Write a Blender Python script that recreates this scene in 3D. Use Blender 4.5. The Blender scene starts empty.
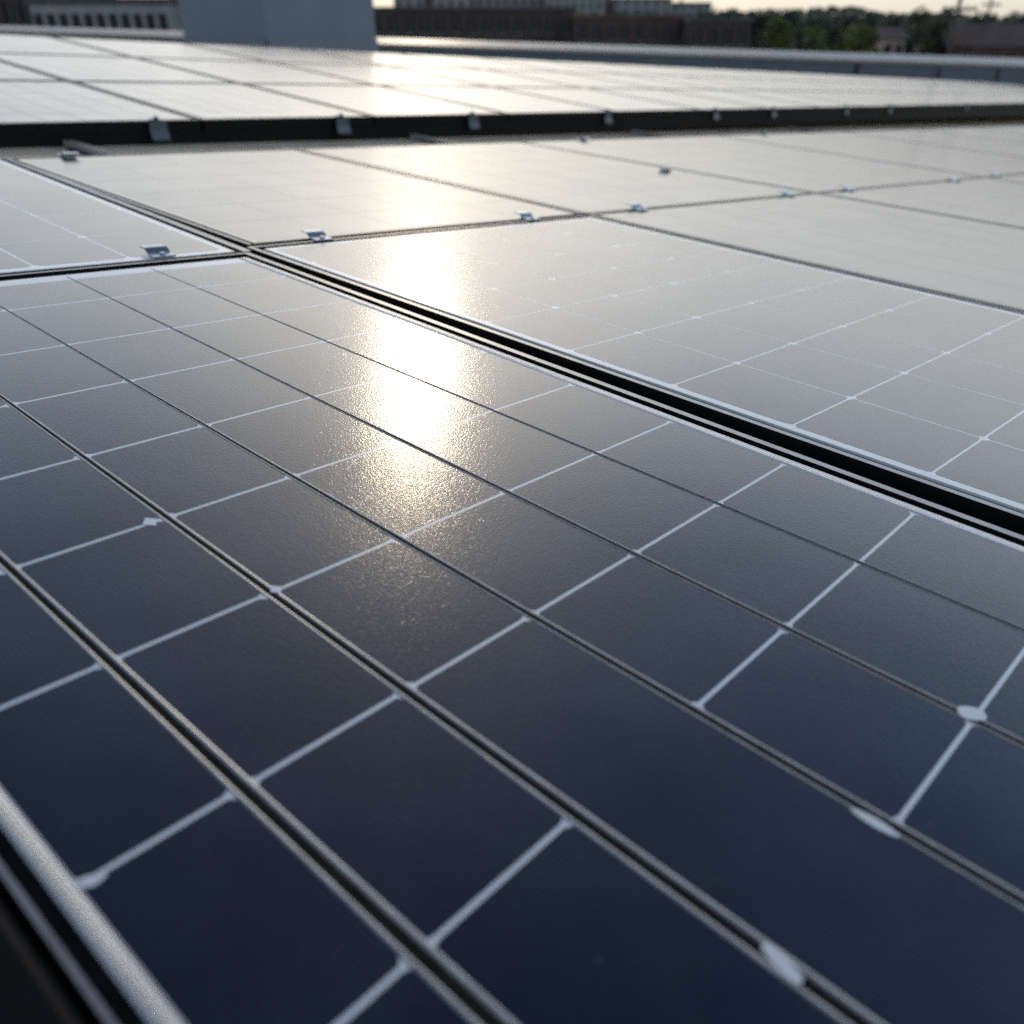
import bpy, bmesh, math, random
from mathutils import Matrix, Vector
random.seed(7)
S = bpy.context.scene
COL = S.collection

# ------------------------------------------------------------------ camera
FPX = 836.3
EYE = Vector((0.0, 0.0, 12.0))
PITCH = math.radians(29.7)                       # looking down
cam_d = bpy.data.cameras.new('camera')
cam = bpy.data.objects.new('camera', cam_d)
COL.objects.link(cam)
cam.location = EYE
cam.rotation_euler = (math.radians(90) - PITCH, 0, 0)
cam_d.sensor_width = 36.0
cam_d.lens = FPX / 1024.0 * 36.0
cam_d.clip_start = 0.02
cam_d.clip_end = 6000
cam_d.dof.use_dof = True
cam_d.dof.focus_distance = 0.93
cam_d.dof.aperture_fstop = (cam_d.lens / 1000.0) / 0.0082
cam_d.dof.aperture_blades = 9
S.camera = cam

# ------------------------------------------------------------------ light
SUN_EL, SUN_AZ = math.radians(21.7), math.radians(-2.9)   # azimuth from +Y towards +X
w = bpy.data.worlds.new('World')
S.world = w
w.use_nodes = True
nt = w.node_tree
nt.nodes.clear()
sky = nt.nodes.new('ShaderNodeTexSky')
sky.sky_type = 'NISHITA'
sky.sun_disc = False
sky.sun_elevation = SUN_EL
sky.sun_rotation = SUN_AZ
sky.altitude = 100
sky.air_density = 1.0
sky.dust_density = 0.6
sky.ozone_density = 1.0
bg = nt.nodes.new('ShaderNodeBackground')
bg.inputs['Strength'].default_value = 0.12
wo = nt.nodes.new('ShaderNodeOutputWorld')
nt.links.new(sky.outputs[0], bg.inputs['Color'])
# thin bright summer haze over the blue sky: brightest a little above the horizon, fading to the zenith
tcw = nt.nodes.new('ShaderNodeTexCoord')
sxyz = nt.nodes.new('ShaderNodeSeparateXYZ')
nt.links.new(tcw.outputs['Generated'], sxyz.inputs[0])
hz = nt.nodes.new('ShaderNodeValToRGB')
HAZE = [(0.0, (0.40, 0.40, 0.395)), (0.05, (0.72, 0.72, 0.70)), (0.13, (1.17, 1.18, 1.15)), (0.21, (1.60, 1.64, 1.65)), (0.32, (1.50, 1.66, 1.82)), (0.39, (0.80, 1.03, 1.30)),
        (0.47, (0.40, 0.60, 0.90)), (0.56, (0.27, 0.43, 0.70)), (0.67, (0.14, 0.25, 0.45)), (0.8, (0.035, 0.08, 0.18)), (0.92, (0.006, 0.02, 0.055))]
while len(hz.color_ramp.elements) < len(HAZE):
    hz.color_ramp.elements.new(0.5)
for e_, (p_, c_) in zip(hz.color_ramp.elements, HAZE):
    e_.position = p_; e_.color = (*c_, 1)
nt.links.new(sxyz.outputs['Z'], hz.inputs['Fac'])
bg2 = nt.nodes.new('ShaderNodeBackground')
# left-to-right tilt added to the haze strength to balance the panel reflections
mx_ = nt.nodes.new('ShaderNodeMapRange'); mx_.inputs[1].default_value = -0.6; mx_.inputs[2].default_value = 0.6
mx_.inputs[3].default_value = 5.4 * 0.84; mx_.inputs[4].default_value = 5.4 * 1.14
nt.links.new(sxyz.outputs['X'], mx_.inputs[0])
nt.links.new(mx_.outputs[0], bg2.inputs['Strength'])
nt.links.new(hz.outputs[0], bg2.inputs['Color'])
addw = nt.nodes.new('ShaderNodeAddShader')
nt.links.new(bg.outputs[0], addw.inputs[0]); nt.links.new(bg2.outputs[0], addw.inputs[1])
# warm aureole: the haze glows around the sun
vdot = nt.nodes.new('ShaderNodeVectorMath'); vdot.operation = 'DOT_PRODUCT'
nt.links.new(tcw.outputs['Generated'], vdot.inputs[0])
vdot.inputs[1].default_value = (math.sin(SUN_AZ) * math.cos(SUN_EL), math.cos(SUN_AZ) * math.cos(SUN_EL), math.sin(SUN_EL))
last = addw
for pw, stg, colr in ((9.0, 2.0, (1.0, 0.92, 0.80)), (45.0, 9.0, (1.0, 0.80, 0.54))):
    cl_ = nt.nodes.new('ShaderNodeMath'); cl_.operation = 'MAXIMUM'; cl_.inputs[1].default_value = 0.0
    nt.links.new(vdot.outputs['Value'], cl_.inputs[0])
    pn = nt.nodes.new('ShaderNodeMath'); pn.operation = 'POWER'; pn.inputs[1].default_value = pw
    nt.links.new(cl_.outputs[0], pn.inputs[0])
    # the glow thins out in the dense air right at the horizon
    ml = nt.nodes.new('ShaderNodeMapRange'); ml.inputs[1].default_value = 0.0; ml.inputs[2].default_value = 0.10
    ml.inputs[3].default_value = 0.0; ml.inputs[4].default_value = stg
    nt.links.new(sxyz.outputs['Z'], ml.inputs[0])
    pm_ = nt.nodes.new('ShaderNodeMath'); pm_.operation = 'MULTIPLY'
    nt.links.new(pn.outputs[0], pm_.inputs[0]); nt.links.new(ml.outputs[0], pm_.inputs[1])
    bg3 = nt.nodes.new('ShaderNodeBackground'); bg3.inputs['Color'].default_value = (*colr, 1)
    nt.links.new(pm_.outputs[0], bg3.inputs['Strength'])
    ad_ = nt.nodes.new('ShaderNodeAddShader')
    nt.links.new(last.outputs[0], ad_.inputs[0]); nt.links.new(bg3.outputs[0], ad_.inputs[1])
    last = ad_
nt.links.new(last.outputs[0], wo.inputs['Surface'])
sd = Vector((math.sin(SUN_AZ) * math.cos(SUN_EL), math.cos(SUN_AZ) * math.cos(SUN_EL), math.sin(SUN_EL)))
sl = bpy.data.lights.new('sun', 'SUN')
sl.energy = 2.0
sl.angle = math.radians(0.5)
sl.color = (1.0, 0.83, 0.60)
so = bpy.data.objects.new('sun', sl)
COL.objects.link(so)
so.rotation_euler = sd.to_track_quat('Z', 'Y').to_euler()
so.location = (0, 0, 40)
S.view_settings.view_transform = 'Standard'
S.view_settings.look = 'None'
S.view_settings.exposure = -2.6
S.view_settings.gamma = 1.0
S.render.engine = 'CYCLES'
S.cycles.use_denoising = False
S.cycles.max_bounces = 6
S.cycles.use_adaptive_sampling = False
S.cycles.sample_clamp_indirect = 4.0

# ------------------------------------------------------------------ frames of the two arrays (the roof falls gently to the right)
RN = Matrix(((0.75697, 0.64733, 0.08915), (-0.65015, 0.7598, 0.00334), (-0.06558, -0.06049, 0.99601)))
RF = Matrix(((0.75794, 0.64376, 0.10538), (-0.64456, 0.76393, -0.03087), (-0.10038, -0.04453, 0.99395)))
U = 0.156                                        # one cell of the near array in metres
CN = Vector((8.82801, 0.38767, 2.31446)) * U      # camera in the near array's frame
SF = 0.5                                          # one unit of the far array in metres
MN = Matrix.Translation(EYE) @ RN.to_4x4() @ Matrix.Translation(-CN)
MF = Matrix.Translation(EYE) @ RF.to_4x4() @ Matrix.Translation(Vector((0, 0, -SF)))
ROOF_Z = -0.085                                    # roof membrane below the near glass


def at(u, v, dist):
    """world point at a horizontal distance in front of the camera along a sight line"""
    x, y = (u - 512) / FPX, (v - 512) / FPX
    s, c = math.sin(PITCH), math.cos(PITCH)
    d = Vector((x, c - y * s, -s - y * c))
    return EYE + d * (dist / d.y)


# ------------------------------------------------------------------ materials
def mat(name, col, rough=0.5, metal=0.0, ior=1.5):
    m = bpy.data.materials.new(name)
    m.use_nodes = True
    b = m.node_tree.nodes['Principled BSDF']
    b.inputs['Base Color'].default_value = (*col, 1)
    b.inputs['Roughness'].default_value = rough
    b.inputs['Metallic'].default_value = metal
    b.inputs['IOR'].default_value = ior
    return m, m.node_tree, b


def nd(t, typ, **k):
    n = t.nodes.new(typ)
    for a, b in k.items():
        if a in n.inputs and not hasattr(n, a):
            n.inputs[a].default_value = b
        else:
            setattr(n, a, b)
    return n


def noise(t, scale, detail=2.0, rough=0.5, coord='Object', vec_scale=None):
    tc = t.nodes.new('ShaderNodeTexCoord')
    n = t.nodes.new('ShaderNodeTexNoise')
    n.inputs['Scale'].default_value = scale
    n.inputs['Detail'].default_value = detail
    n.inputs['Roughness'].default_value = rough
    src = tc.outputs[coord]
    if vec_scale:
        mp = t.nodes.new('ShaderNodeMapping')
        mp.inputs['Scale'].default_value = vec_scale
        t.links.new(src, mp.inputs['Vector'])
        src = mp.outputs[0]
    t.links.new(src, n.inputs['Vector'])
    return n


def ramp(t, src, stops):
    r = t.nodes.new('ShaderNodeValToRGB')
    el = r.color_ramp.elements
    while len(el) < len(stops):
        el.new(0.5)
    for e, (p, c) in zip(el, stops):
        e.position = p
        e.color = (*c, 1) if hasattr(c, '__len__') else (c, c, c, 1)
    t.links.new(src, r.inputs['Fac'])
    return r


def varied(name, col, var=0.25, scale=8.0, rough=0.6, metal=0.0, bump=0.0, bscale=60.0, detail=4.0):
    m, t, b = mat(name, col, rough, metal)
    n = noise(t, scale, detail)
    lo = tuple(c * (1 - var) for c in col)
    hi = tuple(min(1, c * (1 + var)) for c in col)
    r = ramp(t, n.outputs[0], [(0.3, lo), (0.7, hi)])
    t.links.new(r.outputs[0], b.inputs['Base Color'])
    if bump:
        n2 = noise(t, bscale, 3)
        bp = nd(t, 'ShaderNodeBump')
        bp.inputs['Strength'].default_value = bump
        bp.inputs['Distance'].default_value = 0.01
        t.links.new(n2.outputs[0], bp.inputs['Height'])
        t.links.new(bp.outputs[0], b.inputs['Normal'])
    return m


def glass_finish(t, b, base, rough=0.2, grain=0.5, dust=0.02):
    """finely textured solar glass: grain in the gloss, faint dust film with specks and smears"""
    # dust film
    n1 = noise(t, 5.0, 5, 0.6)
    r1 = ramp(t, n1.outputs[0], [(0.35, 0.0), (0.75, 1.0)])
    n2 = noise(t, 260.0, 2, 0.5)
    r2 = ramp(t, n2.outputs[0], [(0.66, 0.0), (0.78, 1.0)])
    n3 = noise(t, 24.0, 3, 0.6)
    r3 = ramp(t, n3.outputs[0], [(0.52, 0.0), (0.66, 1.0)])
    ma = nd(t, 'ShaderNodeMath', operation='MULTIPLY')
    t.links.new(r2.outputs[0], ma.inputs[0]); t.links.new(r3.outputs[0], ma.inputs[1])
    ad = nd(t, 'ShaderNodeMath', operation='MULTIPLY_ADD')
    t.links.new(r1.outputs[0], ad.inputs[0]); ad.inputs[1].default_value = 0.10
    ad.inputs[2].default_value = 0.02
    ad2 = nd(t, 'ShaderNodeMath', operation='ADD', use_clamp=True)
    t.links.new(ad.outputs[0], ad2.inputs[0]); t.links.new(ma.outputs[0], ad2.inputs[1])
    df = nd(t, 'ShaderNodeMath', operation='MULTIPLY')
    t.links.new(ad2.outputs[0], df.inputs[0]); df.inputs[1].default_value = dust * 6
    mx = nd(t, 'ShaderNodeMix', data_type='RGBA')
    t.links.new(df.outputs[0], mx.inputs[0])
    if isinstance(base, tuple):
        mx.inputs[6].default_value = (*base, 1)
    else:
        t.links.new(base, mx.inputs[6])
    mx.inputs[7].default_value = (0.34, 0.32, 0.30, 1)
    t.links.new(mx.outputs[2], b.inputs['Base Color'])
    # gloss
    rr = nd(t, 'ShaderNodeMapRange')
    t.links.new(n1.outputs[0], rr.inputs[0])
    rr.inputs[1].default_value = 0.3; rr.inputs[2].default_value = 0.7
    rr.inputs[3].default_value = rough * 0.9; rr.inputs[4].default_value = rough * 1.12
    t.links.new(rr.outputs[0], b.inputs['Roughness'])
    n4 = noise(t, 520.0, 2, 0.55)
    bp = nd(t, 'ShaderNodeBump')
    bp.inputs['Strength'].default_value = grain
    bp.inputs['Distance'].default_value = 0.0002
    t.links.new(n4.outputs[0], bp.inputs['Height'])
    t.links.new(bp.outputs[0], b.inputs['Normal'])


def cell_material(name, col, rough, grain, dust):
    m, t, b = mat(name, col, rough)
    tc = t.nodes.new('ShaderNodeTexCoord')
    wv = nd(t, 'ShaderNodeTexWave', wave_type='BANDS', bands_direction='Y', wave_profile='SIN')
    wv.inputs['Scale'].default_value = 95.0
    wv.inputs['Distortion'].default_value = 0.6
    wv.inputs['Detail Scale'].default_value = 3.0
    t.links.new(tc.outputs['Object'], wv.inputs['Vector'])
    nn = noise(t, 9.0, 2)
    mu = nd(t, 'ShaderNodeMath', operation='MULTIPLY')
    t.links.new(wv.outputs['Fac'], mu.inputs[0]); nn.inputs['Detail'].default_value = 4; t.links.new(nn.outputs[0], mu.inputs[1])
    r = ramp(t, mu.outputs[0], [(0.33, col), (0.60, (0.036, 0.043, 0.064))])
    glass_finish(t, b, r.outputs[0], rough, grain, dust)
    return m


M = {}
M['cell'] = cell_material('solar_cell', (0.003, 0.006, 0.02), 0.165, 1.0, 0.03)
M['cell_clean'] = cell_material('solar_cell_clean', (0.0045, 0.0075, 0.022), 0.2, 0.12, 0.012)
M['cell_far'] = cell_material('solar_cell_far', (0.0045, 0.0075, 0.022), 0.19, 0.12, 0.012)
M['backsheet'], t_, b_ = mat('white_backsheet', (0.5, 0.52, 0.54), 0.25)
glass_finish(t_, b_, (0.68, 0.69, 0.70), 0.26, 0.4, 0.02)
M['backsheet_bright'], t_, b_ = mat('bright_backsheet', (0.66, 0.68, 0.69), 0.25)
glass_finish(t_, b_, (0.66, 0.68, 0.69), 0.2, 0.4, 0.02)
M['grid_faint'], t_, b_ = mat('faint_backsheet', (0.03, 0.034, 0.045), 0.1)
glass_finish(t_, b_, (0.012, 0.015, 0.024), 0.12, 0.2, 0.012)
M['alu'] = varied('aluminium', (0.3, 0.3, 0.3), 0.12, 40, 0.42, 0.85, 0.05, 400)
M['trim_alu'] = varied('rolled_trim', (0.7, 0.7, 0.7), 0.06, 30, 0.4, 0.5)
M['rim'] = varied('tinned_rim', (0.34, 0.35, 0.36), 0.15, 60, 0.32, 0.45, 0.0, 500)
M['rail'] = varied('dull_rail', (0.3, 0.28, 0.25), 0.2, 20, 0.6, 0.3)
M['bracket'] = varied('bluish_bracket', (0.05, 0.068, 0.09), 0.15, 60, 0.45, 0.4)
M['steel'] = varied('galvanised_steel', (0.26, 0.31, 0.37), 0.15, 60, 0.3, 0.85, 0.05, 300)
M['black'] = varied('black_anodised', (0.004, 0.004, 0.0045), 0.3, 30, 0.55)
M['seal'] = varied('black_seal', (0.01, 0.0095, 0.009), 0.4, 60, 0.9)
for k_ in ('seal', 'black'):
    M[k_].node_tree.nodes['Principled BSDF'].inputs['Specular IOR Level'].default_value = 0.12
M['roof'] = varied('tan_roof_membrane', (0.52, 0.42, 0.31), 0.25, 3.0, 0.85, 0.0, 0.6, 220, 6)
M['parapet'] = varied('parapet_render', (0.045, 0.066, 0.088), 0.18, 1.5, 0.7)
M['coping'] = varied('coping_metal', (0.19, 0.18, 0.16), 0.12, 4, 0.42, 0.1)
M['plant'] = varied('painted_sheet_metal', (0.092, 0.128, 0.17), 0.08, 2.0, 0.5)


# ------------------------------------------------------------------ mesh helpers
class MB:
    def __init__(self):
        self.v, self.f, self.mi, self.sm = [], [], [], []

    def quad(self, pts, mi=0, smooth=False):
        n = len(self.v)
        self.v += [tuple(p) for p in pts]
        self.f.append(tuple(range(n, n + len(pts)))); self.mi.append(mi); self.sm.append(smooth)

    def prism(self, poly, z0, z1, mi=0):
        """closed prism over a counter-clockwise polygon of (x, y)"""
        n = len(self.v); k = len(poly)
        self.v += [(x, y, z0) for x, y in poly] + [(x, y, z1) for x, y in poly]
        self.f.append(tuple(range(n + k - 1, n - 1, -1)))
        self.f.append(tuple(range(n + k, n + 2 * k)))
        for i in range(k):
            j = (i + 1) % k
            self.f.append((n + i, n + j, n + k + j, n + k + i))
        self.mi += [mi] * (k + 2); self.sm += [False] * (k + 2)

    def box(self, x0, x1, y0, y1, z0, z1, mi=0):
        self.prism([(x0, y0), (x1, y0), (x1, y1), (x0, y1)], z0, z1, mi)

    def extrude(self, prof, a, b, mi=0, axis='y', smooth=False):
        """closed profile of (p, z) swept along an axis from a to b"""
        n = len(self.v); k = len(prof)
        for s in (a, b):
            for p, z in prof:
                self.v.append((p, s, z) if axis == 'y' else (s, p, z))
        self.f.append(tuple(range(n, n + k))); self.f.append(tuple(range(n + 2 * k - 1, n + k - 1, -1)))
        self.mi += [mi] * 2; self.sm += [False] * 2
        for i in range(k):
            j = (i + 1) % k
            self.f.append((n + j, n + i, n + k + i, n + k + j)); self.mi.append(mi); self.sm.append(smooth)

    def tube(self, p, q, r0, r1, seg=8, mi=0):
        p, q = Vector(p), Vector(q)
        d = (q - p).normalized()
        a = d.orthogonal().normalized(); b = d.cross(a)
        n = len(self.v)
        for c, r in ((p, r0), (q, r1)):
            for i in range(seg):
                th = 2 * math.pi * i / seg
                self.v.append(tuple(c + a * math.cos(th) * r + b * math.sin(th) * r))
        for i in range(seg):
            j = (i + 1) % seg
            self.f.append((n + i, n + j, n + seg + j, n + seg + i)); self.mi.append(mi); self.sm.append(True)
        self.f.append(tuple(range(n + seg - 1, n - 1, -1))); self.f.append(tuple(range(n + seg, n + 2 * seg)))
        self.mi += [mi] * 2; self.sm += [False] * 2

    def mesh(self, name, mats):
        me = bpy.data.meshes.new(name)
        me.from_pydata(self.v, [], self.f)
        for m in (mats if isinstance(mats, (list, tuple)) else [mats]):
            me.materials.append(m)
        me.polygons.foreach_set('material_index', self.mi)
        me.polygons.foreach_set('use_smooth', self.sm)
        bm = bmesh.new(); bm.from_mesh(me)
        bmesh.ops.recalc_face_normals(bm, faces=bm.faces)
        bm.to_mesh(me); bm.free()
        me.update()
        return me

    def build(self, name, mats, parent=None, mw=None):
        o = bpy.data.objects.new(name, self.mesh(name, mats))
        COL.objects.link(o)
        if parent:
            o.parent = parent
        if mw is not None:
            o.matrix_world = mw
        return o


def tag(o, label=None, cat=None, group=None, kind=None):
    for k, v in (('label', label), ('category', cat), ('group', group), ('kind', kind)):
        if v:
            o[k] = v
    return o


def thing(name, mw, label, cat, group=None):
    o = bpy.data.objects.new(name, None)
    o.empty_display_size = 0.05
    COL.objects.link(o)
    o.matrix_world = mw
    return tag(o, label, cat, group)


def dup(root, mw, label=None, group=None):
    r = root.copy(); COL.objects.link(r); r.matrix_world = mw
    if label:
        r['label'] = label
    if group:
        r['group'] = group
    for ch in list(root.children):
        c = ch.copy(); COL.objects.link(c); c.parent = r
        for g in list(ch.children):
            e = g.copy(); COL.objects.link(e); e.parent = c
    return r


# ------------------------------------------------------------------ roof, ground
CX, CY = -4.4, 12.0
rb = MB()
rb.extrude([(6.0, 0.0), (-5.0, 0.0), (-17.0, -0.95), (-17.0, -1.6), (6.0, -0.6)], -9.0, 36.0)
tag(rb.build('roof_deck', M['roof'], None, MN @ Matrix.Translation((0, 0, ROOF_Z))), kind='structure')

M['ground'] = varied('town_ground', (0.07, 0.075, 0.05), 0.5, 0.03, 0.95)
gb = MB()
gb.quad([(-3000, -400, 0), (3000, -400, 0), (3000, 5000, 0), (-3000, 5000, 0)])
tag(gb.build('ground', M['ground']), kind='structure')


# ------------------------------------------------------------------ near solar panels
def ln_y(l, x):
    return l[0] + l[1] * (x - 5)


def node(xl, yl):
    """crossing of x = x3 + r (y - 3) with y = y5 + s (x - 5), in cells"""
    y = yl[0]
    for _ in range(8):
        x = xl[0] + xl[1] * (y - 3)
        y = ln_y(yl, x)
    return Vector((x, y))


def off(l, d):
    return (l[0] + d, l[1])


def near_panel(name, label, xs, ys, side, gap, grid='backsheet', chamf=0.05, rows_missing=(), dividers=None, tabs=(), group=None):
    """xs / ys: cell lines; side: (margin, seal, lip) at x-low, x-high, y-low, y-high; all in cells"""
    (mx0, sx0, lx0), (mx1, sx1, lx1), (my0, sy0, ly0), (my1, sy1, ly1) = side

    def ring(k):
        f = lambda a: sum(a[:k])
        a, b = off(xs[0], -f((mx0, sx0, lx0))), off(xs[-1], f((mx1, sx1, lx1)))
        c, d = off(ys[0], -f((my0, sy0, ly0))), off(ys[-1], f((my1, sy1, ly1)))
        return [node(a, c), node(b, c), node(b, d), node(a, d)]
    r1, r2, r3 = ring(1), ring(2), ring(3)
    cen = sum(r3, Vector((0, 0))) / 4
    loc = lambda p: ((p.x - cen.x) * U, (p.y - cen.y) * U)
    root = thing(name, MN @ Matrix.Translation((cen.x * U, cen.y * U, -0.035)), label, 'solar panel', group)
    Z = 0.035
    bs = MB()
    bs.prism([loc(p) for p in r1], Z - 0.005, Z - 0.00012)
    bs.build('backsheet', M[grid], root)
    # cells
    cm = MB()
    nstrip = len(ys) - 1
    tp = (lambda x: 1.3 - 0.3 * min(1.0, max(0.0, (x - 1.5) / 6.0))) if dividers else (lambda x: 1.0)

    def side_line(l, wd):
        # a line parallel to l at x = 8 that closes in on it towards the far end of the panel
        return (l[0] + wd * 0.66, l[1] + wd * 0.122) if dividers else off(l, wd)
    for j in range(nstrip):
        if dividers:
            i0 = dividers[j][0] / 2 + dividers[j][2] if dividers[j] else 0.0
            i1 = dividers[j + 1][0] / 2 + dividers[j + 1][1] if dividers[j + 1] else 0.0
        else:
            i0 = 0.0 if j == 0 else gap / 2
            i1 = 0.0 if j == nstrip - 1 else gap / 2
        a, b = side_line(ys[j], i0), side_line(ys[j + 1], -i1)
        cuts = [i for i in range(len(xs)) if not (j, i) in rows_missing]
        for c0, c1 in zip(cuts, cuts[1:]):
            g0 = 0.0 if c0 == 0 else gap / 2 * tp(xs[c0][0])
            g1 = 0.0 if c1 == len(xs) - 1 else gap / 2 * tp(xs[c1][0])
            q = [node(off(xs[c0], g0), a), node(off(xs[c1], -g1), a), node(off(xs[c1], -g1), b), node(off(xs[c0], g0), b)]
            poly = []
            for k in range(4):
                p, pr, nx = q[k], q[k - 1], q[(k + 1) % 4]
                c = chamf * random.uniform(0.5, 1.4) * tp(xs[c0][0])
                c2 = chamf * random.uniform(0.8, 1.6) * tp(xs[c0][0])
                d0, d1 = (pr - p).normalized(), (nx - p).normalized()
                if k % 2:
                    poly += [p + d0 * c, p + d1 * c2]
                else:
                    poly += [p + d0 * c2, p + d1 * c]
            cm.quad([(*loc(p), Z) for p in poly])
    cm.build('cell_sheet', M['cell' if ys[0][0] < 12 and xs[-1][0] > 1 else 'cell_clean'], root)
    # seal ring and frame ring
    sm = MB(); fm = MB()
    for k in range(4):
        kk = (k + 1) % 4
        sm.prism([loc(r2[k]), loc(r2[kk]), loc(r1[kk]), loc(r1[k])], Z - 0.012, Z - 0.0035)
        fm.prism([loc(r3[k]), loc(r3[kk]), loc(r2[kk]), loc(r2[k])], 0.0, Z + 0.0006)
    sm.build('seal', M['seal'], root)
    fr = fm.build('frame', [M['alu'], M['black']], root)
    for pg in fr.data.polygons:
        pg.material_index = 0 if pg.normal.z > 0.7 else 1
        # four feet carry the panel on the roof
    for k in range(4):
        c_ = r1[k].lerp(cen, 0.35)
        fx, fy = loc(c_)
        ft = MB(); ft.box(fx - 0.03, fx + 0.03, fy - 0.03, fy + 0.03, ROOF_Z + 0.035 + 0.001, -0.001)
        ft.build('mount_foot', M['black'], root)
    # raised dividers between the cell strips
    if dividers:
        for j, dv in enumerate(dividers):
            if not dv:
                continue
            ch, rl, rr = dv
            d = MB()
            X0, X1 = off(xs[0], -mx0 * 0.6), off(xs[-1], 0.02)
            for lo, hi in ((-ch / 2 - rl, -ch / 2), (ch / 2, ch / 2 + rr)):
                N = 6
                prev = None
                for s in range(N + 1):
                    f = s / N
                    o_ = lo + (hi - lo) * f
                    z = Z + 0.0002 + 0.0003 * math.sin(math.pi * f) ** 0.7
                    ends = [(*loc(node(X, side_line(ys[j], o_))), z) for X in (X0, X1)]
                    if prev:
                        d.quad([prev[0], prev[1], ends[1], ends[0]], 0, True)
                    prev = ends
            e0 = [(*loc(node(X, side_line(ys[j], -ch / 2))), Z + 0.00015) for X in (X0, X1)]
            e1 = [(*loc(node(X, side_line(ys[j], ch / 2))), Z + 0.00015) for X in (X0, X1)]
            d.quad([e0[0], e0[1], e1[1], e1[0]], 1)
            me = d.build('divider', [M['rim'], M['seal']], root)
            bm = bmesh.new(); bm.from_mesh(me.data)
            bmesh.ops.remove_doubles(bm, verts=bm.verts, dist=1e-6)
            bm.to_mesh(me.data); bm.free()
        # rolled metal trims along the two long edges
        for (l0, l1, hh) in ((off(ys[0], -0.062), off(ys[0], -0.004), 0.0026), (off(ys[-1], 0.006), off(ys[-1], 0.098), 0.0012)):
            d = MB(); prev = None
            for s in range(11):
                f = s / 10
                l = (l0[0] + (l1[0] - l0[0]) * f, l0[1] + (l1[1] - l0[1]) * f)
                z = Z + 0.0001 + hh * math.sin(math.pi * f) ** 0.6
                ends = [(*loc(node(X, l)), z) for X in (off(xs[0], -mx0 * 0.9), off(xs[-1], 0.08))]
                if prev:
                    d.quad([prev[0], prev[1], ends[1], ends[0]], 0, True)
                prev = ends
            o_ = d.build('edge_trim', M['trim_alu'], root)
            bm = bmesh.new(); bm.from_mesh(o_.data)
            bmesh.ops.remove_doubles(bm, verts=bm.verts, dist=1e-6)
            bm.to_mesh(o_.data); bm.free()
    for (px, py, lx, ly, sk, ex) in tabs:
        tm = MB()
        pts = []
        for k in range(24):
            th = 2 * math.pi * k / 24
            ca, sa = math.cos(th), math.sin(th)
            pr = abs(ca) ** ex * (1 if ca > 0 else -1)
            ps = abs(sa) ** ex * (1 if sa > 0 else -1)
            pts.append(loc(Vector((px + lx * pr + sk * ps, py + ly * ps))))
        tm.prism(pts, Z + 0.0001, Z + 0.0006)
        tm.build('solder_tab', M['backsheet'], root)
    return root


X_F = [(0.65, 0.11), (1.37, 0.09), (2.41, 0.075), (3.335, 0.05), (4.29, 0.032), (5.205, 0.04), (6.105, 0.042),
       (7.01, 0.035), (7.875, 0.035), (8.70, 0.07), (9.55, 0.05), (10.4, 0.05)]
Y_F = [(0.914, 0.0), (1.459, 0.0025), (2.214, -0.0085), (2.977, -0.0044), (3.807, -0.0036), (4.656, 0.0106), (5.558, -0.0037)]
DIV = [None, (0.044, 0.019, 0.022), (0.038, 0.019, 0.021), (0.028, 0.014, 0.017), (0.022, 0.013, 0.016), (0.015, 0.009, 0.011), None]
near_panel('solar_panel', 'nearest dark blue solar panel with black-grooved dividers, filling the foreground', X_F, Y_F,
           [(0.18, 0.14, 0.04), (0.1, 0.05, 0.05), (0.065, 0.055, 0.022), (0.105, 0.075, 0.062)], 0.021, chamf=0.02,
           rows_missing={(2, 8), (2, 9), (1, 9)}, dividers=DIV,
           tabs=[(8.62, 2.19, 0.066, 0.034, -0.04, 1.3), (8.64, 2.93, 0.09, 0.022, 0.0, 1.2), (8.74, 3.83, 0.055, 0.055, 0.02, 1.3),
                 (5.16, 2.13, 0.05, 0.04, 0, 2.0), (6.945, 0.94, 0.024, 0.05, 0.015, 1.6), (6.07, 2.24, 0.04, 0.03, 0, 2.0)])

X_S = [(0.30, 0.093), (1.02, 0.085), (1.88, 0.08), (2.74, 0.075), (3.6, 0.068), (4.56, 0.07), (5.6, 0.068), (6.6, 0.075),
       (7.58, 0.085), (8.5, 0.085), (9.4, 0.085), (10.2, 0.085)]
Y_S = [(6.228, 0.0134), (7.2025, 0.0265), (8.204, 0.0738), (9.304, 0.0558), (10.502, 0.0569), (11.8, 0.0485)]
near_panel('solar_panel', 'slate blue gridded solar panel right of the wide black gap, beside the nearest panel', X_S, Y_S,
           [(0.07, 0.085, 0.04), (0.1, 0.05, 0.05), (0.085, 0.078, 0.055), (0.1, 0.06, 0.05)], 0.019, 'backsheet_bright', chamf=0.032)


def lerp_lines(a, b, n):
    return [(a[0] + (b[0] - a[0]) * i / n, a[1] + (b[1] - a[1]) * i / n) for i in range(n + 1)]


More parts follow.
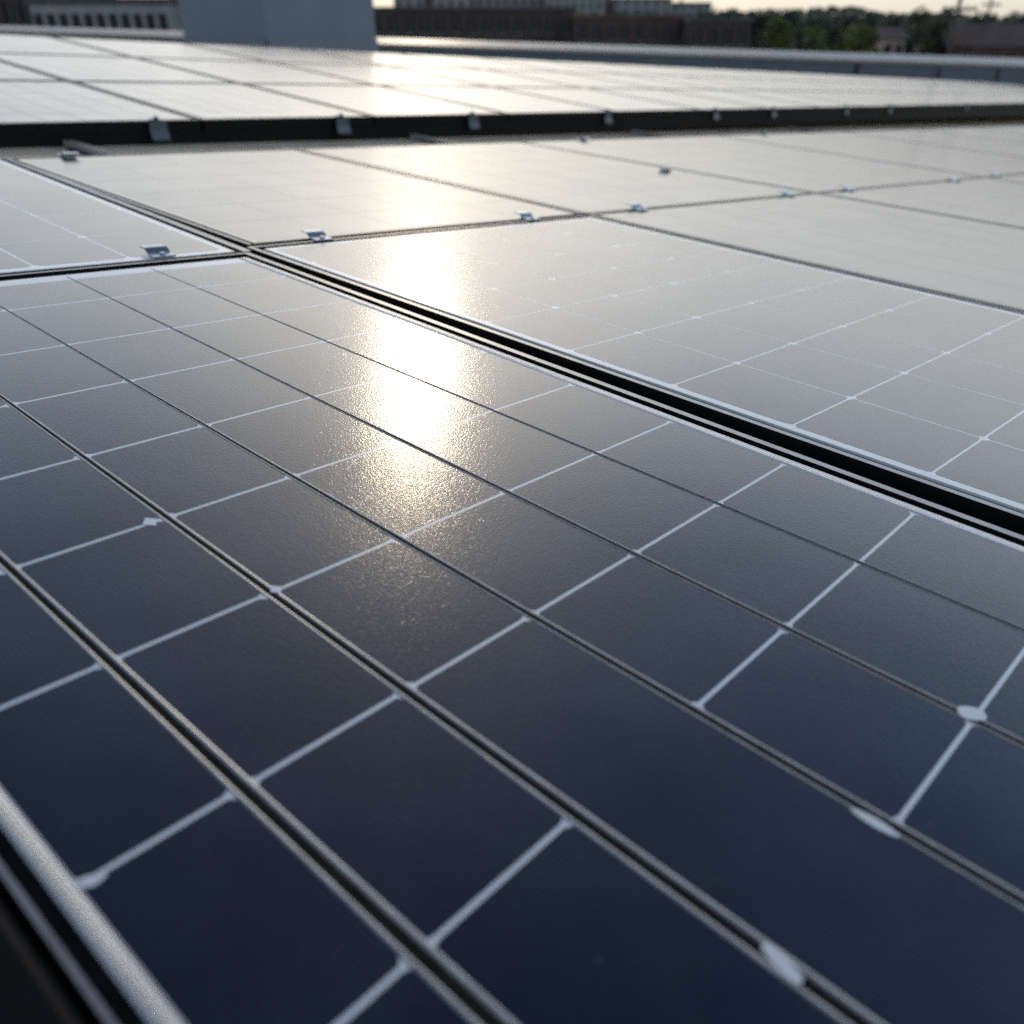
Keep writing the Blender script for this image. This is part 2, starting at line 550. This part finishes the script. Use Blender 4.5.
SIDE = [(0.07, 0.06, 0.05), (0.1, 0.05, 0.05), (0.09, 0.06, 0.05), (0.09, 0.06, 0.05)]
XR0 = lerp_lines((0.26, 0.088), (10.2, 0.085), 10)
ORD = ['third', 'fourth', 'fifth', 'sixth', 'seventh', 'eighth']
bounds0 = [(12.06, 0.048), (19.82, 0.108), (29.88, 0.02), (41.5, 0.0)]
lab0 = ['pale reflective panel at right, third in the nearest row, beyond the slate blue gridded panel',
        'narrow slice of panel at the right frame edge, fourth in the nearest row',
        'last sliver of panel showing at the right edge of the nearest row']
for k in range(3):
    a, b = off(bounds0[k], 0.24), off(bounds0[k + 1], -0.24)
    near_panel('solar_panel', lab0[k], XR0, lerp_lines(a, b, 6), SIDE, 0.014, 'grid_faint', 0.02)
XR1 = lerp_lines((-5.9, -0.012), (-0.13, 0.09), 6)
SIDE1 = [(0.07, 0.05, 0.05), (0.09, 0.05, 0.006), (0.09, 0.06, 0.05), (0.09, 0.06, 0.05)]
XP10 = [(-5.9, -0.01), (-4.6, 0.0), (-3.3, 0.02), (-2.1, 0.04), (-0.92, 0.06), (0.07, 0.11)]
near_panel('solar_panel', 'grey panel with faint grid at far left, behind the nearest panel', XP10,
           [(0.9, 0), (1.8, 0), (2.7, 0), (3.64, -0.02), (4.55, -0.02), (5.50, -0.03)],
           [(0.07, 0.05, 0.05), (0.11, 0.05, 0.006), (0.065, 0.05, 0.05), (0.09, 0.075, 0.09)], 0.024, 'backsheet_bright', 0.04)
bounds1 = [(6.0, 0.0), (12.06, 0.048), (19.82, 0.108), (29.88, 0.02), (41.5, 0.0), (53.0, 0.0), (64.5, 0.0), (76.0, 0.0), (88.0, 0.0)]
lab1 = ['blank cream panel behind the slate blue one, right beside the wide black gap',
        'blank cream panel in the second row between the two golden seams',
        'pale panel in the second row, third right of the wide black gap',
        'pale panel in the second row, fourth right of the wide black gap',
        'pale panel in the second row, fifth right of the wide black gap',
        'thin pale panel in the second row, sixth right of the wide black gap',
        'thin pale panel in the second row, seventh right of the wide black gap',
        'thin pale panel in the second row, last before the right frame edge']
for k in range(8):
    a, b = off(bounds1[k], 0.24 if k else 0.23), off(bounds1[k + 1], -0.24)
    near_panel('solar_panel', lab1[k], XR1, lerp_lines(a, b, 5), SIDE1, 0.014, 'grid_faint', 0.02)


# ------------------------------------------------------------------ clamps on the near seams
def clamp_mesh():
    m = MB()
    top = [(-0.026, 0.0095), (-0.009, 0.0098), (-0.006, 0.0088), (0.004, 0.0032), (0.007, 0.0022), (0.026, 0.0026)]
    bot = [(p, z - 0.0022) for p, z in top]
    m.extrude(top + bot[::-1], -0.019, 0.019)
    return m


def bolt_mesh():
    m = MB()
    m.prism([(0.017 + 0.0045 * math.cos(i * math.pi / 3), 0.0045 * math.sin(i * math.pi / 3)) for i in range(6)], 0.0024, 0.0064)
    return m


def end_web():
    m = MB()
    m.box(-0.009, -0.004, -0.011, 0.011, -0.03, 0.0072)
    return m


def near_at(x, y, z=0.0, rz=0.0):
    return MN @ Matrix.Translation((x * U, y * U, z)) @ Matrix.Rotation(rz, 4, 'Z')


cl0 = thing('mid_clamp', near_at(0.25, 4.955, 0.001, -0.1), 'silver stepped clamp at left on the first seam, left of the black gap', 'clamp', 'clamps along the first seam')
ob = clamp_mesh().build('clamp_plate', M['steel'], cl0)
bv = ob.modifiers.new('bevel', 'BEVEL'); bv.width = 0.0006; bv.segments = 2
bolt_mesh().build('bolt', M['steel'], cl0)
end_web().build('web', M['steel'], cl0)
CLAMPS = [((0.36, 6.95), 'silver stepped clamp on the seam just right of the wide black gap'),
          ((0.66, 10.60), 'dark stepped clamp left of the first golden seam crossing'),
          ((0.95, 13.19), 'dark stepped clamp right of the first golden seam crossing'),
          ((1.39, 18.25), 'blurred dark clamp left of the second seam crossing'),
          ((1.67, 20.91), 'blurred dark clamp right of the second seam crossing'),
          ((2.32, 27.1), 'blurred dark clamp near the right end of the first seam'),
          ((2.5, 31.0), 'blurred clamp at the right frame edge on the first seam')]
for (x, y), lb in CLAMPS:
    dup(cl0, near_at(x, y, 0.001, -0.09), lb)
dup(cl0, near_at(-1.68, 18.4, 0.001, math.radians(96)), 'tiny dark clamp on the long golden seam in the second row', 'clamps on the long seams')
for (x, y), lb in [((-6.12, 7.0), 'bright silver clamp on the back edge of the second row, at left'),
                   ((-6.2, 21.4), 'bright small clamp on the back edge of the second row, mid picture'),
                   ((-6.3, 33.2), 'faint small clamp on the back edge of the second row, at right')]:
    dup(cl0, near_at(x, y, 0.002, math.radians(180)), lb, 'clamps on the back edge')

# ------------------------------------------------------------------ rails crossing the roof gap
def rail_mesh():
    m = MB()
    prof = [(-0.016, 0), (0.016, 0), (0.016, 0.017), (0.005, 0.017), (0.005, 0.011), (-0.005, 0.011), (-0.005, 0.017), (-0.016, 0.017)]
    m.extrude(prof, -0.55, 0.55, axis='x')
    return m


rl0 = None
for k, (y, lb) in enumerate([(9.15, 'short aluminium rail crossing the tan roof strip at left'),
                             (19.3, 'short aluminium rail crossing the tan roof strip near the bright glint'),
                             (31.5, 'pale aluminium rail crossing the tan roof strip right of middle'),
                             (47.0, 'blurred aluminium rail crossing the roof strip at right')]):
    mw = MN @ Matrix.Translation((-8.6 * U, y * U, ROOF_Z + 0.004))
    if k == 0:
        rl0 = thing('mounting_rail', mw, lb, 'rail', 'rails under the panels')
        rail_mesh().build('channel', M['rail'], rl0)
        pm = MB(); pm.box(-0.3, 0.3, -0.035, 0.035, -0.004, 0.0); pm.build('foot_pad', M['seal'], rl0)
    else:
        dup(rl0, mw, lb)

# ------------------------------------------------------------------ far array
ROWX = [-6.09, -8.12, -10.15, -12.18]
cols = [-3.0, -1.3, 0.4, 2.1, 3.77, 5.47, 7.29, 9.3]
while cols[-1] < 78:
    cols.append(cols[-1] + 2.1)


def far_proto(wd, dp, label, mw, group):
    root = thing('solar_panel', mw, label, 'solar panel', group)
    hx, hy = dp / 2, wd / 2
    g = 0.013
    bs = MB(); bs.box(-hx + 0.012, hx - 0.012, -hy + 0.012, hy - 0.012, 0.03, 0.0345)
    bs.build('backsheet', M['grid_faint'], root)
    cm = MB()
    for i in range(6):
        for j in range(6):
            a0 = -hx + 0.026 + (dp - 0.052) * i / 6 + 0.0012; a1 = -hx + 0.026 + (dp - 0.052) * (i + 1) / 6 - 0.0012
            b0 = -hy + 0.026 + (wd - 0.052) * j / 6 + 0.0012; b1 = -hy + 0.026 + (wd - 0.052) * (j + 1) / 6 - 0.0012
            cm.quad([(a0, b0, 0.035), (a1, b0, 0.035), (a1, b1, 0.035), (a0, b1, 0.035)])
    cm.build('cell_sheet', M['cell_far'], root)
    fm = MB()
    o = [(-hx, -hy), (hx, -hy), (hx, hy), (-hx, hy)]
    n_ = [(-hx + 0.012, -hy + 0.012), (hx - 0.012, -hy + 0.012), (hx - 0.012, hy - 0.012), (-hx + 0.012, hy - 0.012)]
    for k in range(4):
        kk = (k + 1) % 4
        fm.prism([o[k], o[kk], n_[kk], n_[k]], 0.0, 0.0365)
    fr = fm.build('frame', [M['rail'], M['black']], root)
    for pg in fr.data.polygons:
        pg.material_index = 0 if pg.normal.z > 0.7 else 1
    return root


protos = {}
RW = ['front', 'middle', 'rear']
NTH = ['first', 'second', 'third', 'fourth', 'fifth', 'sixth', 'seventh', 'eighth', 'ninth', 'tenth']
for c in range(len(cols) - 1):
    for r in range(3):
        yc, xc = (cols[c] + cols[c + 1]) / 2, (ROWX[r] + ROWX[r + 1]) / 2
        # leave out what stands wholly outside the picture
        p = MF @ Vector((xc * SF, cols[c + 1] * SF, 0)) - EYE
        q = MF @ Vector((xc * SF, cols[c] * SF, 0)) - EYE
        def px(v):
            s, co = math.sin(PITCH), math.cos(PITCH)
            dep = v.y * co - v.z * s
            return 512 + FPX * v.x / dep if dep > 0.1 else -9999
        if px(p) < -60 or px(q) > 1080:
            continue
        wd, dp = (cols[c + 1] - cols[c]) * SF - 0.012, (ROWX[r] - ROWX[r + 1]) * SF - 0.012
        mw = MF @ Matrix.Translation((xc * SF, yc * SF, -0.035))
        idx = c - 2
        if r == 0 and 0 <= idx < 8:
            lb = NTH[idx] + ' pale panel from the left in the front row of the far array'
            grp = 'front row of the far array'
        else:
            lb = {0: 'pale blurred panel far right along the front row of the far array',
                  1: 'pale blurred panel in the middle row of the far array',
                  2: 'thin pale blurred panel in the rear row of the far array'}[r]
            grp = RW[r] + ' row of the far array'
        key = round(wd, 3)
        if key in protos:
            dup(protos[key], mw, lb, grp)
        else:
            protos[key] = far_proto(wd, dp, lb, mw, grp)

# black skirt along the front edge
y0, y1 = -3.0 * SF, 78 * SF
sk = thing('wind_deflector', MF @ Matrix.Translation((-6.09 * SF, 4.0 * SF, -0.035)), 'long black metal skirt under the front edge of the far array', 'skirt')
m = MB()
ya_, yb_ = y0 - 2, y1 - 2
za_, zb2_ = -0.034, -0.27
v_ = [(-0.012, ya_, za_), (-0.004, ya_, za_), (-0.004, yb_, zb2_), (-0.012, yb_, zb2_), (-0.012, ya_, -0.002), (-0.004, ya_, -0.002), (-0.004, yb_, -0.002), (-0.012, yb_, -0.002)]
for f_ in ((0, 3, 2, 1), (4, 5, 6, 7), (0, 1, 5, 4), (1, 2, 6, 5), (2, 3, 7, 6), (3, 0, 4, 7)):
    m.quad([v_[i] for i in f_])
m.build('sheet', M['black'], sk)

# added black sheet in place of the roof shade outside the nearest panel
fl = thing('shade_sheet', near_at(6.0, 0.77, 0.0), 'added black sheet standing for the shade beside the nearest panel, bottom left corner', 'shade sheet')
m = MB()
m.extrude([(-0.004, -0.004), (-0.010, -0.002), (-0.30, -0.052), (-0.30, -0.056), (-0.008, -0.008)], -0.9, 0.8, axis='x')
m.build('sheet', M['black'], fl)

# light brackets on that front edge
def bracket():
    root = thing('edge_bracket', Matrix.Identity(4), '', 'bracket', 'brackets on the front edge of the far array')
    m = MB()
    prof = [(0.004, 0.0), (0.0075, 0.0), (0.011, -0.030), (0.022, -0.056), (0.032, -0.0575), (0.032, -0.061), (0.020, -0.0595), (0.0080, -0.031)]
    m.extrude(prof, -0.034, 0.034)
    m.build('plate', M['bracket'], root)
    m = MB(); m.box(-0.02, 0.0075, -0.02, 0.02, 0.0025, 0.006)
    m.tube((-0.004, 0, 0.006), (-0.004, 0, 0.016), 0.009, 0.008, 6)
    m.build('bolt', M['bracket'], root)
    return root


b0 = bracket()
BR = [(3.40, 'pale bluish bracket on the black front edge of the far array, at left'),
      (5.08, 'second bluish bracket from the left on the far array front edge, left of the glint'),
      (6.73, 'bluish bracket on the far array front edge, just right of the glint'),
      (9.08, 'bluish bracket on the far array front edge, beside the pale rail'),
      (11.76, 'blurred bracket on the far array front edge, fifth from the left'),
      (13.65, 'blurred bracket on the far array front edge, sixth from the left'),
      (16.7, 'blurred bracket on the far array front edge, seventh from the left'),
      (19.06, 'faint bracket on the far array front edge, eighth from the left'),
      (24.7, 'faint bracket on the far array front edge near the right frame edge')]
for k, (y, lb) in enumerate(BR):
    mw = MF @ Matrix.Translation((-6.09 * SF + 0.002, y * SF, 0.0))
    if k == 0:
        b0.matrix_world = mw; b0['label'] = lb
    else:
        dup(b0, mw, lb)

# ------------------------------------------------------------------ parapet
PL, PR = at(-60, 23, 12.6), at(1110, 61, 30.0)
dv = PR - PL
ang = math.atan2(dv.y, dv.x)
L = math.hypot(dv.x, dv.y)
par = thing('parapet_wall', Matrix.Translation((PL.x, PL.y, PL.z - 1.2)) @ Matrix.Rotation(ang, 4, 'Z'),
            'low blue grey parapet wall with pale metal coping behind the far array', 'wall')
dz = dv.z


def slab(m, x0, x1, y0, y1, zb0, zt0, zb1, zt1):
    v = [(x0, y0, zb0), (x1, y0, zb1), (x1, y1, zb1), (x0, y1, zb0), (x0, y0, zt0), (x1, y0, zt1), (x1, y1, zt1), (x0, y1, zt0)]
    for f in ((0, 3, 2, 1), (4, 5, 6, 7), (0, 1, 5, 4), (1, 2, 6, 5), (2, 3, 7, 6), (3, 0, 4, 7)):
        m.quad([v[i] for i in f])


top = 1.2
h0, h1 = 0.075, 0.24
m = MB(); slab(m, 0, L, 0.0, 0.25, -1.5, top - h0 - 0.024, dz - 1.5, top + dz - h1 - 0.024)
m.build('wall_face', M['parapet'], par)
NS = 7
for i in range(NS):
    a, b = i / NS, (i + 1) / NS
    m = MB()
    x0, x1 = a * L + 0.004, b * L - 0.004
    hh0, hh1 = h0 + (h1 - h0) * a, h0 + (h1 - h0) * b
    # cap falling towards the roof side
    zb_, zc_ = top + dz * a, top + dz * b
    v_ = [(x0, -0.05, zb_ - hh0 - 0.02), (x1, -0.05, zc_ - hh1 - 0.02), (x1, 0.36, zc_ - hh1 - 0.02), (x0, 0.36, zb_ - hh0 - 0.02),
          (x0, -0.05, zb_ - hh0 * 0.8), (x1, -0.05, zc_ - hh1 * 0.8), (x1, 0.36, zc_), (x0, 0.36, zb_)]
    for f_ in ((0, 3, 2, 1), (4, 5, 6, 7), (0, 1, 5, 4), (1, 2, 6, 5), (2, 3, 7, 6), (3, 0, 4, 7)):
        m.quad([v_[i] for i in f_])
    m.build('coping', M['coping'], par)
for fr_, wd in ((0.17, 0.04), (0.60, 0.12), (0.71, 0.08), (0.80, 0.10), (0.86, 0.14)):
    m = MB(); x = fr_ * L
    slab(m, x, x + wd, -0.02, -0.002, -0.2, top + dz * fr_ - 0.3 * fr_ - 0.05, dz - 0.8, top + dz * fr_ - 0.3 * fr_ - 0.05)
    m.build('joint_strip', M['black'], par)

# ------------------------------------------------------------------ rooftop housing
A_, B_, C_ = at(185, 46, 10.6), at(268, 50, 10.0), at(377, 51, 11.2)
zt = at(268, -12, 10.0).z
zb = A_.z - 1.2
D_ = A_ + (C_ - B_)
hs = thing('rooftop_housing', Matrix.Translation((B_.x, B_.y, zb)), 'plain blue grey rooftop box rising out of the frame behind the far array', 'rooftop box')
m = MB()
base = [(p.x - B_.x, p.y - B_.y) for p in (A_, B_, C_, D_)]
m.prism(base, 0.0, zt - zb)
o = m.build('casing', M['plant'], hs)
bv = o.modifiers.new('bevel', 'BEVEL'); bv.width = 0.012; bv.segments = 2
cx_, cy_ = sum(p[0] for p in base) / 4, sum(p[1] for p in base) / 4
m = MB()
m.prism([(cx_ + (x - cx_) * 1.04, cy_ + (y - cy_) * 1.04) for x, y in base], zt - zb + 0.002, zt - zb + 0.05)
m.build('lid', M['plant'], hs)

def edge_strip(name, p, q, z0, z1, th, inset=0.0):
    d = Vector((q[0] - p[0], q[1] - p[1])); d.normalize(); nrm = Vector((d.y, -d.x))
    a = Vector(p) + nrm * 0.002; b = Vector(q) + nrm * 0.002
    m = MB()
    m.prism([tuple(a), tuple(a + nrm * th), tuple(b + nrm * th), tuple(b)], z0, z1)
    return m.build(name, M['plant'], hs)


for p_, q_ in ((base[0], base[1]), (base[1], base[2])):
    edge_strip('base_flashing', p_, q_, 0.9, 1.27, 0.02)
#BACKGROUND
# ------------------------------------------------------------------ town behind
M['brick'] = varied('dark_brick', (0.042, 0.033, 0.032), 0.35, 0.8, 0.9)
M['brick_red'] = varied('red_brick', (0.055, 0.036, 0.034), 0.3, 0.8, 0.9)
M['stone'] = varied('grey_stone_facade', (0.20, 0.215, 0.225), 0.2, 0.6, 0.8)
M['slate'] = varied('slate_roofing', (0.045, 0.045, 0.05), 0.3, 0.7, 0.7)
M['tower'] = varied('concrete_tower', (0.17, 0.19, 0.19), 0.12, 0.2, 0.8)
M['tile'] = varied('clay_tile', (0.075, 0.045, 0.042), 0.3, 0.9, 0.85)
M['render_pink'] = varied('pink_render', (0.3, 0.235, 0.215), 0.1, 0.9, 0.85)
M['window'], t_, b_ = mat('window_glass', (0.010, 0.012, 0.015), 0.25)
M['window'].node_tree.nodes['Principled BSDF'].inputs['Specular IOR Level'].default_value = 0.2
M['trim'] = varied('pale_trim', (0.12, 0.12, 0.12), 0.1, 1.5, 0.8)
M['wood'] = varied('weathered_pole', (0.05, 0.045, 0.04), 0.3, 3.0, 0.9)
M['bark'] = varied('bark', (0.06, 0.05, 0.04), 0.3, 4.0, 0.95)


def leaf_mat(name, col):
    m, t, b = mat(name, col, 0.6)
    n = noise(t, 0.9, 4)
    r = ramp(t, n.outputs[0], [(0.3, tuple(c * 0.55 for c in col)), (0.7, tuple(c * 1.5 for c in col))])
    t.links.new(r.outputs[0], b.inputs['Base Color'])
    tr = nd(t, 'ShaderNodeBsdfTranslucent')
    t.links.new(r.outputs[0], tr.inputs['Color'])
    mx = nd(t, 'ShaderNodeMixShader'); mx.inputs[0].default_value = 0.4
    out = t.nodes['Material Output']
    t.links.new(b.outputs[0], mx.inputs[1]); t.links.new(tr.outputs[0], mx.inputs[2])
    t.links.new(mx.outputs[0], out.inputs['Surface'])
    return m


M['leaf_bright'] = leaf_mat('bright_leaves', (0.075, 0.10, 0.022))
M['leaf_dark'] = leaf_mat('dark_leaves', (0.045, 0.062, 0.035))
M['leaf_far'] = leaf_mat('distant_leaves', (0.06, 0.075, 0.055))


def building(label, u0, u1, vtop, dist, depth, wallm, roofm, nwin, rows, cat='building', roof='flat', win_h=1.2, win_w=0.7, storey=2.6, trim=True, skip=()):
    a, b = at(u0, vtop, dist), at(u1, vtop, dist)
    Wd, H = b.x - a.x, a.z
    root = thing('building' if cat == 'building' else cat, Matrix.Translation((a.x, dist, 0)), label, cat)
    # wall pierced by window openings in its upper storeys: piers and bands
    m = MB()
    m.box(0, Wd, 0.25, depth, 0, H)
    zr = [H - 0.55 - win_h - k * storey for k in range(rows)]
    xs = [Wd * (i + 0.5) / nwin for i in range(nwin)]
    zc = H
    for z in zr:
        m.box(0, Wd, 0.0, 0.25, z + win_h, zc)
        px_ = 0.0
        for x in xs:
            m.box(px_, x - win_w / 2, 0.0, 0.25, z, z + win_h); px_ = x + win_w / 2
        m.box(px_, Wd, 0.0, 0.25, z, z + win_h)
        zc = z
    m.box(0, Wd, 0.0, 0.25, 0, zc)
    m.build('wall', M[wallm], root)
    for z in zr:
        for i, x in enumerate(xs):
            wm = MB()
            wm.box(x - win_w / 2, x + win_w / 2, 0.16, 0.19, z, z + win_h)
            wi = wm.build('window', M['window'], root)
            if trim:
                fm = MB()
                fm.box(x - win_w / 2 - 0.05, x + win_w / 2 + 0.05, -0.08, -0.003, z - 0.12, z - 0.02)
                fm.box(x - 0.03, x + 0.03, 0.12, 0.158, z, z + win_h)
                fm.build('sill', M['trim'], wi)
    m = MB()
    if roof == 'flat':
        m.box(-0.15, Wd + 0.15, -0.2, depth + 0.15, H + 0.003, H + 0.3)
    else:
        e = 0.4; rh = roof
        for s in (0, 1):
            pass
        m.extrude([(-e, H + 0.003), (depth + e, H + 0.003), (depth / 2, H + rh)], -e, Wd + e, axis='x')
    rf = m.build('roof', M[roofm], root)
    if Wd > 8:
        cm = MB()
        zt_ = H + (0.3 if roof == 'flat' else roof * 0.5)
        cm.box(Wd * 0.3, Wd * 0.3 + 0.9, depth * 0.5, depth * 0.5 + 0.7, zt_ - 0.4, zt_ + 1.3)
        cm.box(Wd * 0.3 + 0.1, Wd * 0.3 + 0.4, depth * 0.5 + 0.1, depth * 0.5 + 0.5, zt_ + 1.302, zt_ + 1.7)
        cm.build('chimney', M['brick_red'], rf)
    return root


building('dark brick building at far left with dark windows, left of the grey columned facade', -70, 28, -8, 62, 10, 'brick', 'slate', 6, 3)
building('grey stone facade with a row of tall dark windows at left, behind the parapet', 28.5, 166, 3.5, 60, 9, 'stone', 'slate', 11, 2, win_h=1.35, win_w=0.55, storey=2.9, trim=False)
building('dark narrow building between the grey facade and the rooftop box', 167, 240, -6, 63, 10, 'brick', 'slate', 4, 3)
building('long dark brick building right of the rooftop box', 352, 575, 10.5, 92, 12, 'brick', 'slate', 14, 2, win_h=1.3, win_w=0.8)
building('reddish brick building at mid picture, right of the long dark brick one', 576, 690, 18.5, 88, 11, 'brick_red', 'tile', 8, 2)
building('small dark brick building beside the bright green trees', 691, 752, 22, 84, 10, 'brick', 'slate', 4, 2)
building('hazy grey tower just right of the rooftop box, behind the long brick building', 392, 466, -22, 330, 20, 'tower', 'slate', 7, 6, win_h=1.6, win_w=1.1, storey=3.1, trim=False)
building('hazy grey slab block second right of the rooftop box', 466.3, 546, -12, 360, 20, 'tower', 'slate', 9, 5, win_h=1.6, win_w=1.1, storey=3.1, trim=False)
building('hazy grey block with a flat top above the reddish brick building', 546.3, 612, -8, 345, 20, 'tower', 'slate', 8, 5, win_h=1.6, win_w=1.1, storey=3.1, trim=False)
building('hazy low grey block in the distance above mid picture', 612.3, 672, -1.5, 380, 20, 'tower', 'slate', 6, 4, win_h=1.6, win_w=1.1, storey=3.1, trim=False)
building('hazy distant block left of the tree skyline', 672.3, 712, 3, 390, 20, 'tower', 'slate', 5, 4, win_h=1.6, win_w=1.1, storey=3.1, trim=False)
building('small pink walled house with a tiled roof among the trees at right', 885, 906, 38.5, 105, 6, 'render_pink', 'tile', 2, 1, 'house', 1.1, win_h=0.9)
building('house with a dark red roof at the right frame edge', 975, 1050, 47, 92, 9, 'brick_red', 'tile', 5, 1, 'house', 2.0, win_h=0.9)


def tree(name, label, u, v, dist, half_px, leaf, n=1500, group=None, card=0.34):
    tp = at(u, v, dist)
    R = half_px * dist / FPX * 1.05
    H = tp.z
    root = thing(name, Matrix.Translation((tp.x, dist, 0)), label, 'tree', group)
    ch = min(H * 0.75, R * 2.6)
    tm = MB()
    tm.tube((0, 0, 0), (0.1, 0, H - ch * 0.75), 0.28, 0.2, 8)
    tm.tube((0.1, 0, H - ch * 0.78), (0.05, 0.1, H - ch * 0.2), 0.2, 0.05, 7)
    for k in range(6):
        th = k * 1.05 + random.random()
        z = H - ch * random.uniform(0.5, 0.8)
        tm.tube((0.1, 0, z), (R * 0.7 * math.cos(th), R * 0.7 * math.sin(th), z + ch * 0.25), 0.09, 0.03, 5)
    tm.build('trunk', M['bark'], root)
    blobs = []
    for k in range(16):
        th = random.uniform(0, 2 * math.pi); f = random.random() ** 0.6
        zz = random.uniform(-0.85, 0.72)
        rr = math.sqrt(max(0.05, 1 - zz * zz)) * 0.72 * f * R
        blobs.append((rr * math.cos(th), rr * math.sin(th), H - ch / 2 + zz * ch / 2, R * random.uniform(0.26, 0.46)))
    blobs.append((0, 0, H - R * 0.36, R * 0.36))
    cm = MB()
    for k in range(n):
        bx_, by_, bz_, br = random.choice(blobs)
        d = Vector((random.gauss(0, 1), random.gauss(0, 1), random.gauss(0, 1))).normalized()
        p = Vector((bx_, by_, bz_)) + d * br * random.random() ** 0.35
        a = Vector((random.gauss(0, 1), random.gauss(0, 1), random.gauss(0, 1))).normalized()
        b = a.orthogonal().normalized()
        s = card * random.uniform(0.6, 1.4)
        c = a.cross(b)
        cm.quad([p - b * s * 0.5 - c * s * 0.12, p - c * s * 0.35 , p + b * s * 0.5 + c * s * 0.12, p + c * s * 0.35])
    cm.build('crown', M[leaf], root)


for u, v, d, h, lb in [(777, 16, 74, 24, 'bright green rounded tree beside the small dark brick building'),
                       (818, 23, 78, 30, 'bright green tree behind the parapet, middle of the three bright ones'),
                       (860, 23, 70, 30, 'bright green bushy tree left of the pink walled house')]:
    tree('bright_green_tree', lb, u, v, d, h, 'leaf_bright', 2200)
for u, v, d, h, lb in [(922, 5, 118, 26, 'tall dark tree cresting the skyline at right, left of the utility pole'),
                       (940, 18, 100, 22, 'dark tree just left of the utility pole'),
                       (982, 10, 112, 22, 'dark tree between the utility pole and the thin pole'),
                       (1018, 11, 118, 24, 'dark tree at the right frame edge')]:
    tree('dark_tree', lb, u, v, d, h, 'leaf_dark', 2000, card=0.5)
k = 0
FT = [(642, 9, 190, 30), (700, 9, 180, 28), (731, 8, 170, 24), (758, 8, 175, 22), (787, 7, 180, 22), (815, 15, 170, 22), (843, 10, 165, 24), (872, 11, 160, 24), (897, 11, 165, 22), (950, 8, 160, 22), (1002, 20, 170, 20)]
LBF = ['rounded tree crown above the reddish brick building', 'grey green tree on the skyline left of the low skyline dip', 'grey green tree above the small dark brick building',
       'grey green tree right above the small dark brick building', 'grey green tree on the skyline behind the first bright green tree', 'low grey green tree in the skyline dip',
       'grey green tree above the middle bright green tree', 'grey green tree above the third bright green tree', 'grey green tree above the pink walled house',
       'grey green tree behind the utility pole', 'low grey green tree in the notch beside the thin pole']
for (u, v, d, h), lb in zip(FT, LBF):
    tree('skyline_tree', lb, u, v, d, h, 'leaf_far', 1800, 'trees along the skyline', card=0.8)

# far wooded rise that closes the view behind the town
tb = MB()
random.seed(11)
for k in range(15000):
    u = random.uniform(-120, 1150)
    d = random.uniform(240, 640)
    p = at(u, 14, d)
    base = 13.0 + 3.5 * math.sin(u * 0.021) + 2.0 * math.sin(u * 0.057 + 1)
    zt = at(u, 0, d).z + (at(u, base, d).z - at(u, 0, d).z) * 1.0
    z = zt - abs(random.gauss(0, 9.0)) * d / 440
    a = Vector((random.gauss(0, 1), random.gauss(0, 1), random.gauss(0, 1))).normalized(); b = a.orthogonal().normalized(); c = a.cross(b)
    s = random.uniform(1.6, 3.6) * d / 400
    q = Vector((p.x, d, z))
    tb.quad([q - b * s * 0.5, q - c * s * 0.4, q + b * s * 0.5, q + c * s * 0.4])
tb.build('far_woodland', M['leaf_far'])
fw = bpy.data.objects['far_woodland']
tag(fw, 'grey green band of distant woodland along the horizon', 'woodland', None, 'stuff')


def pole(label, u, v, dist, r, arm):
    p = at(u, v, dist)
    root = thing('utility_pole', Matrix.Translation((p.x, dist, 0)), label, 'pole')
    m = MB(); m.tube((0, 0, 0), (0, 0, p.z), r * 1.3, r, 10); m.build('shaft', M['wood'], root)
    m = MB(); m.box(-arm, arm, -r - 0.12, -r, p.z - 0.9, p.z - 0.75); m.build('crossarm', M['wood'], root)
    for s in (-0.9, -0.45, 0.45, 0.9):
        m = MB(); m.tube((arm * s, -r - 0.06, p.z - 0.748), (arm * s, -r - 0.06, p.z - 0.58), 0.045, 0.03, 8); m.build('insulator', M['trim'], root)


pole('thick dark utility pole rising past the frame top at right', 962, -7, 58, 0.11, 1.0)
pole('thin pole against the sky near the right frame edge', 993, -5, 95, 0.11, 0.9)
